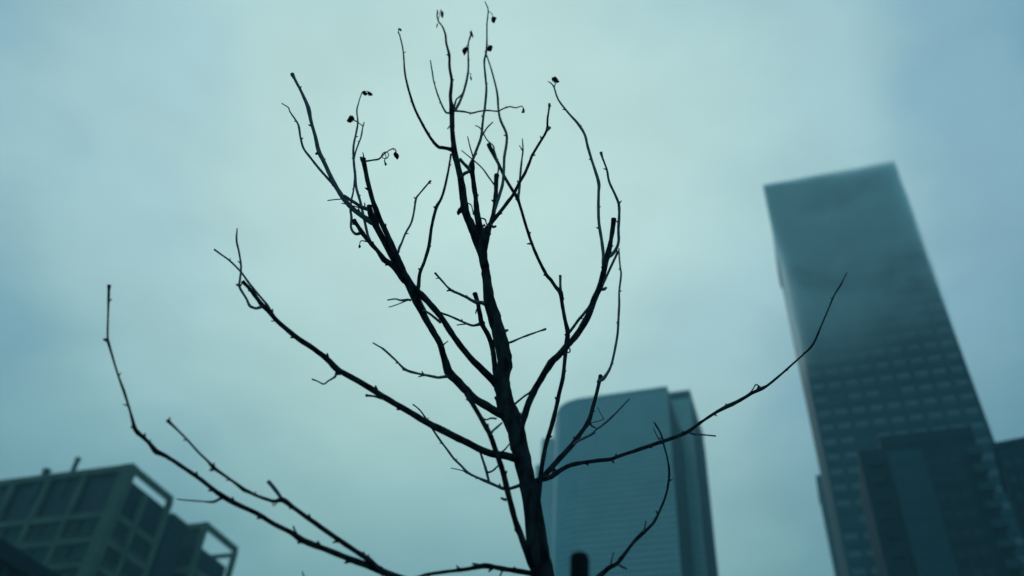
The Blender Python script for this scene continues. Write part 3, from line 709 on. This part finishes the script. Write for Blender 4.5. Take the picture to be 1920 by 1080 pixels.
# ---- the two long lowest limbs, lower left
B('ee', 'trunk', -0.75, [(1030, 1180, 24), (985, 1168, 18), (900, 1143, 16), (820, 1113, 14.5), (760, 1088, 13.5), (725, 1075, 12.6), (700, 1064.5, 12), (657.8, 1049, 11), (620, 1033.5, 10.6), (589, 1022, 11.6), (564.5, 1011, 11.6), (544.5, 997.8, 9.2), (513, 982, 9), (480, 962, 8.8), (446.7, 946.7, 8.6), (420, 932, 9.4), (400, 917.8, 7.8), (377.8, 900, 7.4), (349, 880, 7.2), (320, 860.5, 7.2), (303, 851, 8.4), (292, 846, 10.5), (280, 831, 6.8), (266, 818, 7.6), (258, 811, 8.6), (252, 801, 7), (244.5, 773, 4.4), (233, 735.5, 4.8), (222, 705, 3.8), (211, 669, 3.8), (203, 641, 5.4), (201.7, 630, 3.6), (203, 578, 3.6), (204, 545, 5), (204.5, 535, 7)], dstart=-0.05)
T('ee1', 'ee', 0.1, [(418, 933, 7), (411, 936, 5), (400, 941, 5), (384, 940.5, 3), (366, 939, 3), (350, 938, 2.4), (332, 936, 2.2)], buds=False)
T('ee2', 'ee', 0.0, [(558, 1005, 6), (553, 995, 3.6), (550, 986.5, 3.2)], buds=False)
T('ee3', 'ee', 0.0, [(572, 1014, 7), (563, 1016, 6), (558, 1018, 4)], buds=False)
T('ee4', 'ee', 0.0, [(283, 834, 4), (281.5, 828, 2.6), (283, 824, 1.8)], buds=False)
T('ee5', 'ee', 0.0, [(203, 640, 5), (197, 637, 5.5), (194.5, 636, 4)], buds=False)
T('ee6', 'ee', 0.0, [(253, 803, 5), (247, 801, 4), (245, 801, 2.6)], buds=False)
T('ee7', 'ee', 0.1, [(700, 1120, 5), (650, 1125, 5), (600, 1115, 4), (580, 1098, 3), (570, 1081, 2.6), (567, 1072, 2)], buds=False)
B('ff', 'ee', -0.42, [(765, 1092, 12), (740, 1083, 11), (724.5, 1075.5, 11), (706.7, 1063, 10.4), (689, 1048, 10.6), (668, 1034, 8.6), (646.7, 1020, 8.6), (613, 996.5, 8.6), (580, 973, 8.4), (549, 951, 8), (530, 937.5, 11), (515, 940, 6.8), (500, 936, 6), (480, 929, 6), (467, 922.5, 7), (457, 918, 7.6), (440, 905, 5), (426.7, 895.5, 5.2), (410, 884, 6), (400, 876.5, 7), (388, 863, 4.2), (373, 849, 4), (351, 824.5, 4), (329, 802.5, 4.2), (320, 794, 5.6), (313, 788, 6)])
T('ff1', 'ff', 0.0, [(530, 939, 8), (522, 926, 7), (513, 914, 7), (503, 903, 7.4)], buds=False, stub=True)
T('ff2', 'ff', 0.0, [(403, 879, 6), (397, 881, 6), (393, 881, 4)], buds=False)
T('ff3', 'ff', 0.0, [(688, 1048, 6), (690, 1043, 3.6), (692, 1040, 3)], buds=False)
T('ff4', 'ff', 0.0, [(519, 942, 2.6), (515, 948, 2), (511, 946, 2), (513, 942, 2)], buds=False)
B('gg', 'trunk', -0.45, [(1010, 1078, 12), (993, 1074.5, 10), (966.7, 1070, 9.2), (937.8, 1065.5, 9), (913, 1061, 9.6), (900, 1062, 9), (877.8, 1066.7, 7.2), (844.5, 1071, 6.4), (811, 1075.5, 6.4), (791, 1080, 6), (760, 1092, 5), (720, 1112, 4)])
T('gg1', 'gg', 0.0, [(902, 1061, 6), (893, 1058.5, 4.6), (885.5, 1056.7, 3)], buds=False)
T('gg2', 'gg', 0.0, [(944, 1067, 4), (940, 1074, 3.2), (936, 1084, 3)], buds=False)
B('hh', 'trunk', 0.35, [(1036, 1190, 16), (1075, 1140, 12), (1105, 1100, 9.5), (1124.5, 1080, 9), (1142, 1064.5, 8.2), (1157.8, 1055.5, 7.4), (1175.5, 1033, 6), (1191, 1013, 6), (1207, 998, 7), (1217, 989, 5.4), (1226.7, 977.8, 5), (1237.8, 955.5, 4.4), (1249, 926.7, 4), (1255, 889, 4.4), (1251, 857.8, 3), (1245.5, 838, 3.4), (1240, 815.5, 3.4), (1231, 799, 3), (1226.7, 792, 2.2)])
T('hh1', 'hh', 0.0, [(1242, 832, 3), (1232, 817.8, 2.2), (1225.5, 803, 2.2)], buds=False)
T('hh2', 'hh', 0.0, [(1205, 1001, 4.6), (1209, 987, 3.4), (1211, 977, 3.6)], buds=False)
T('hh3', 'hh', 0.0, [(1144, 1064, 4), (1147, 1049, 2.8), (1150.7, 1036, 2.4)], buds=False)
T('hh4', 'hh', 0.0, [(1158, 1056, 4), (1165, 1062, 4), (1176, 1066.5, 3)], buds=False)
# bark knots and pruning scars on the trunk
for i, (x, y, w_, s_) in enumerate(((930, 747, 14, -1), (958, 693, 12, 1), (948, 621, 8, 1), (931, 690, 12, -1), (962, 752, 10, 1), (949, 800, 12, -1), (958, 838, 9, -1), (966, 860, 10, -1))):
    Y = near_y('trunk', x, y); p = at_y(x, y, Y); dep = (p - CAM).dot(f_); r = w_ / 2 * dep / F
    inner = at_y(x - s_ * 8, y + 2, Y); d = (p - inner).normalized()
    bm = bmesh.new(); tube(bm, [inner, inner + d * r * 0.9, inner + d * r * 1.5 + Vector((0, 0, r * .3))], [r * 0.9, r * 0.72, r * 0.35], 9)
    part('knot', bm, M['bark'], trunk, smooth=True)


# ---- withered leaves and dry fruit
def leaf(src, x, y, wpx, hpx, ang, stalk=None, curl=1.4, seed=0):
    """crumpled leaf: ovate blade folded on its midrib and rolled, hanging at (x, y) in the crown"""
    rnd = random.Random(seed * 31 + 5)
    Y = near_y(src, x, y) - 0.01; c = at_y(x, y, Y); dep = (c - CAM).dot(f_)
    Lh = hpx * dep / F; Wd = wpx * dep / F
    a = math.radians(ang)
    axl = (u_ * -math.cos(a) + r_ * math.sin(a)).normalized(); axw = (u_ * math.sin(a) + r_ * math.cos(a)).normalized(); axn = -f_
    bm = bmesh.new(); NU, NV = 9, 8; G = []
    for i in range(NU + 1):
        t = i / NU; half = (math.sin(math.pi * min(t * 0.94 + 0.03, 1) ** 0.8)) ** 0.8 * 0.5 * Wd * 1.12
        row = []
        for j in range(NV + 1):
            s = (j / NV - 0.5) * 2
            roll = curl * s
            wx = math.sin(roll) / max(curl, .01) * 1.25 * half; nz_ = (1 - math.cos(roll)) / max(curl, .01) * half * 1.3
            jag = 1 + 0.16 * (1 if (i + j) % 2 else -1) * (abs(s) > 0.9)
            p = c + axl * ((t - 0.5) * Lh * (1 - 0.10 * abs(s))) + axw * (wx * jag + 0.10 * Wd * math.sin(t * 5 + seed)) + axn * (nz_ - 0.25 * Lh * math.sin(t * 2.6))
            p += Vector((rnd.uniform(-1, 1), rnd.uniform(-1, 1), rnd.uniform(-1, 1))) * 0.05 * Wd
            row.append(bm.verts.new(p))
        G.append(row)
    for i in range(NU):
        for j in range(NV): bm.faces.new((G[i][j], G[i][j + 1], G[i + 1][j + 1], G[i + 1][j]))
    geo = bmesh.ops.solidify(bm, geom=bm.faces[:], thickness=0.0012)
    if stalk:
        sx, sy, mx, my = stalk
        P = [at_y(sx, sy, near_y(src, sx, sy)), at_y(mx, my, Y), c - axl * Lh * 0.45]
        P = [Vector(q) for q in catmull([tuple(q) for q in P], 4)]
        tube(bm, P, [0.0026] * len(P), 6)
    part('withered_leaf', bm, M['leaf'], OB[src] if src != 'trunk' else trunk, smooth=False)


LV = [('d1', 925.5, 37, 10, 12, 20, (916.7, 22, 922, 25), 1.3), ('d1', 918.5, 91, 11, 11, 30, (913, 84, 916, 85), 1.0), ('a2', 872, 95.5, 9, 17, -18, (878, 82, 875, 86), 1.2),
      ('a2', 884.5, 64, 6, 14, 15, (881, 72, 883, 58), 1.7), ('a2', 881, 71, 4, 12, -20, None, 1.7), ('a2', 883, 147, 4, 9, 10, (880, 138, 883, 138), 1.8), ('trunk', 819.5, 25, 4, 15, -5, (821, 36, 820, 30), 1.8),
      ('trunk', 829, 27, 6, 14, 10, (822, 38, 826, 19), 1.4), ('trunk', 819.5, 48, 3, 10, -10, None, 1.8), ('a4', 982, 206, 5, 7, 25, None, 1.7), ('a4', 981, 210, 6, 6, 60, None, 1.6),
      ('bd', 750, 56, 8, 8, 40, (749, 64, 747, 60), 2.6), ('bd', 747, 61, 4, 6, 0, None, 2.0),
      ('trunk', 861, 397, 9, 15, -12, (868, 392, 863, 388), 1.3), ('u3', 684.5, 175, 8, 11, 80, None, 1.3), ('u3', 694, 176, 7, 11, 60, (684, 172, 690, 171), 1.3),
      ('u3', 657, 224, 12, 16, -80, (668, 228, 664, 226), 1.2), ('p1', 743, 292, 9, 15, 12, (741, 281, 743, 283), 1.3), ('p1', 723, 308, 5, 6, 0, None, 1.6),
      ('j2', 1042, 150.5, 10, 15, 80, None, 1.1), ('j2', 1036.5, 148, 5, 6, 40, None, 1.6), ('u2', 674.5, 462, 6, 5, 80, None, 1.2), ('t2', 908, 422.5, 6, 5, 70, None, 1.5)]
for i, (s_, x, y, w1, h1, an, st, cu) in enumerate(LV): leaf(s_, x, y, w1, h1, an, st, cu, i)

# ------------------------------------------------------------------ round topped stake beside the trunk
sy_ = 2.15
stp = at_y(1087, 1041, sy_); dep = (stp - CAM).dot(f_); sr = 17.5 * dep / F
stk = thing('tree_stake', 'dark blunt round post standing just right of the tree trunk', 'post', (stp.x, stp.y, 0))
bm = bmesh.new(); prof = [(sr * 1.16, 0.0), (sr * 1.1, 1.2), (sr * 1.03, stp.z - 0.012), (sr * 0.97, stp.z - 0.005), (sr * 0.84, stp.z + 0.001), (sr * 0.5, stp.z + 0.0045), (0.002, stp.z + 0.006)]
rings = []
for r, z in prof:
    rings.append([bm.verts.new((stp.x + r * math.cos(2 * math.pi * k / 28), stp.y + r * math.sin(2 * math.pi * k / 28), z)) for k in range(28)])
for a, b in zip(rings, rings[1:]):
    for k in range(28): bm.faces.new((a[k], a[(k + 1) % 28], b[(k + 1) % 28], b[k]))
bm.faces.new(rings[0][::-1]); bm.faces.new(rings[-1])
part('post_shaft', bm, M['stake'], stk, smooth=True)
bm = bmesh.new()
zz = stp.z - 0.55
for k in range(2):
    tube(bm, [Vector((stp.x + (sr * 1.12) * math.cos(t * math.pi / 12), stp.y + (sr * 1.12) * math.sin(t * math.pi / 12), zz + k * 0.03)) for t in range(25)], [0.007] * 25, 6)
part('tie_strap', bm, M['navy'], stk)


# ------------------------------------------------------------------ haze and the low cloud round the tower top
def vol_mat(name, dens, col, noise_=None):
    mt = bpy.data.materials.new(name); mt.use_nodes = True; t = mt.node_tree; t.nodes.clear()
    o = t.nodes.new('ShaderNodeOutputMaterial'); v = t.nodes.new('ShaderNodeVolumePrincipled')
    v.inputs['Color'].default_value = (*col, 1); v.inputs['Density'].default_value = dens; v.inputs['Anisotropy'].default_value = 0.45
    t.links.new(v.outputs[0], o.inputs['Volume'])
    return mt, t, v


hm, _, _ = vol_mat('haze_air', 0.0006, (0.34, 0.82, 0.95))
bm = bmesh.new(); obox(bm, Vector((0, 0, 0)), Vector((1, 0, 0)), Vector((0, 1, 0)), 3100, 3100, -1.5, 225)
hzb = link('haze', bm, hm); hzb['kind'] = 'stuff'

cm, t, v = vol_mat('low_cloud_vapour', 0.03, (0.86, 0.97, 0.99))
tcn = t.nodes.new('ShaderNodeTexCoord')
nn = t.nodes.new('ShaderNodeTexNoise'); nn.inputs['Scale'].default_value = 0.042; nn.inputs['Detail'].default_value = 3; nn.inputs['Roughness'].default_value = 0.55
t.links.new(tcn.outputs['Object'], nn.inputs['Vector'])
mr1 = t.nodes.new('ShaderNodeMapRange'); t.links.new(nn.outputs['Fac'], mr1.inputs[0]); mr1.inputs[1].default_value = 0.38; mr1.inputs[2].default_value = 0.66; mr1.inputs[3].default_value = 0.2
mu = t.nodes.new('ShaderNodeMath'); mu.operation = 'MULTIPLY'; t.links.new(mr1.outputs[0], mu.inputs[0]); mx = t.nodes.new('ShaderNodeSeparateXYZ'); t.links.new(tcn.outputs['Object'], mx.inputs[0])
mrx = t.nodes.new('ShaderNodeMapRange'); t.links.new(mx.outputs[0], mrx.inputs[0]); mrx.inputs[1].default_value = -14; mrx.inputs[2].default_value = 17; mrx.inputs[3].default_value = 1.5; mrx.inputs[4].default_value = 0.45
t.links.new(mrx.outputs[0], mu.inputs[1])
spz = t.nodes.new('ShaderNodeSeparateXYZ'); t.links.new(tcn.outputs['Object'], spz.inputs[0])
mr3 = t.nodes.new('ShaderNodeMapRange'); t.links.new(spz.outputs[2], mr3.inputs[0]); mr3.inputs[1].default_value = -28; mr3.inputs[2].default_value = 50; mr3.inputs[3].default_value = 0.0; mr3.inputs[4].default_value = 1.0; mr3.interpolation_type = 'SMOOTHSTEP'
mu3 = t.nodes.new('ShaderNodeMath'); mu3.operation = 'MULTIPLY'; t.links.new(mu.outputs[0], mu3.inputs[0]); t.links.new(mr3.outputs[0], mu3.inputs[1])
mu2 = t.nodes.new('ShaderNodeMath'); mu2.operation = 'MULTIPLY'; t.links.new(mu3.outputs[0], mu2.inputs[0]); mu2.inputs[1].default_value = 2.6
t.links.new(mu2.outputs[0], v.inputs['Density'])
bm = bmesh.new(); bmesh.ops.create_cube(bm, size=2.0)
for q in bm.verts: q.co = Vector((q.co.x * (W_ / 2 + 0.75) - 0.55, q.co.y * 1.5, q.co.z * 45.8))
cl = link('low_cloud', bm, cm); cl['kind'] = 'stuff'
cc_ = (tl + tr) / 2 - tay * 2.3; cl.location = (cc_.x, cc_.y, 152.5); cl.rotation_euler = (0, 0, math.atan2(tax.y, tax.x))
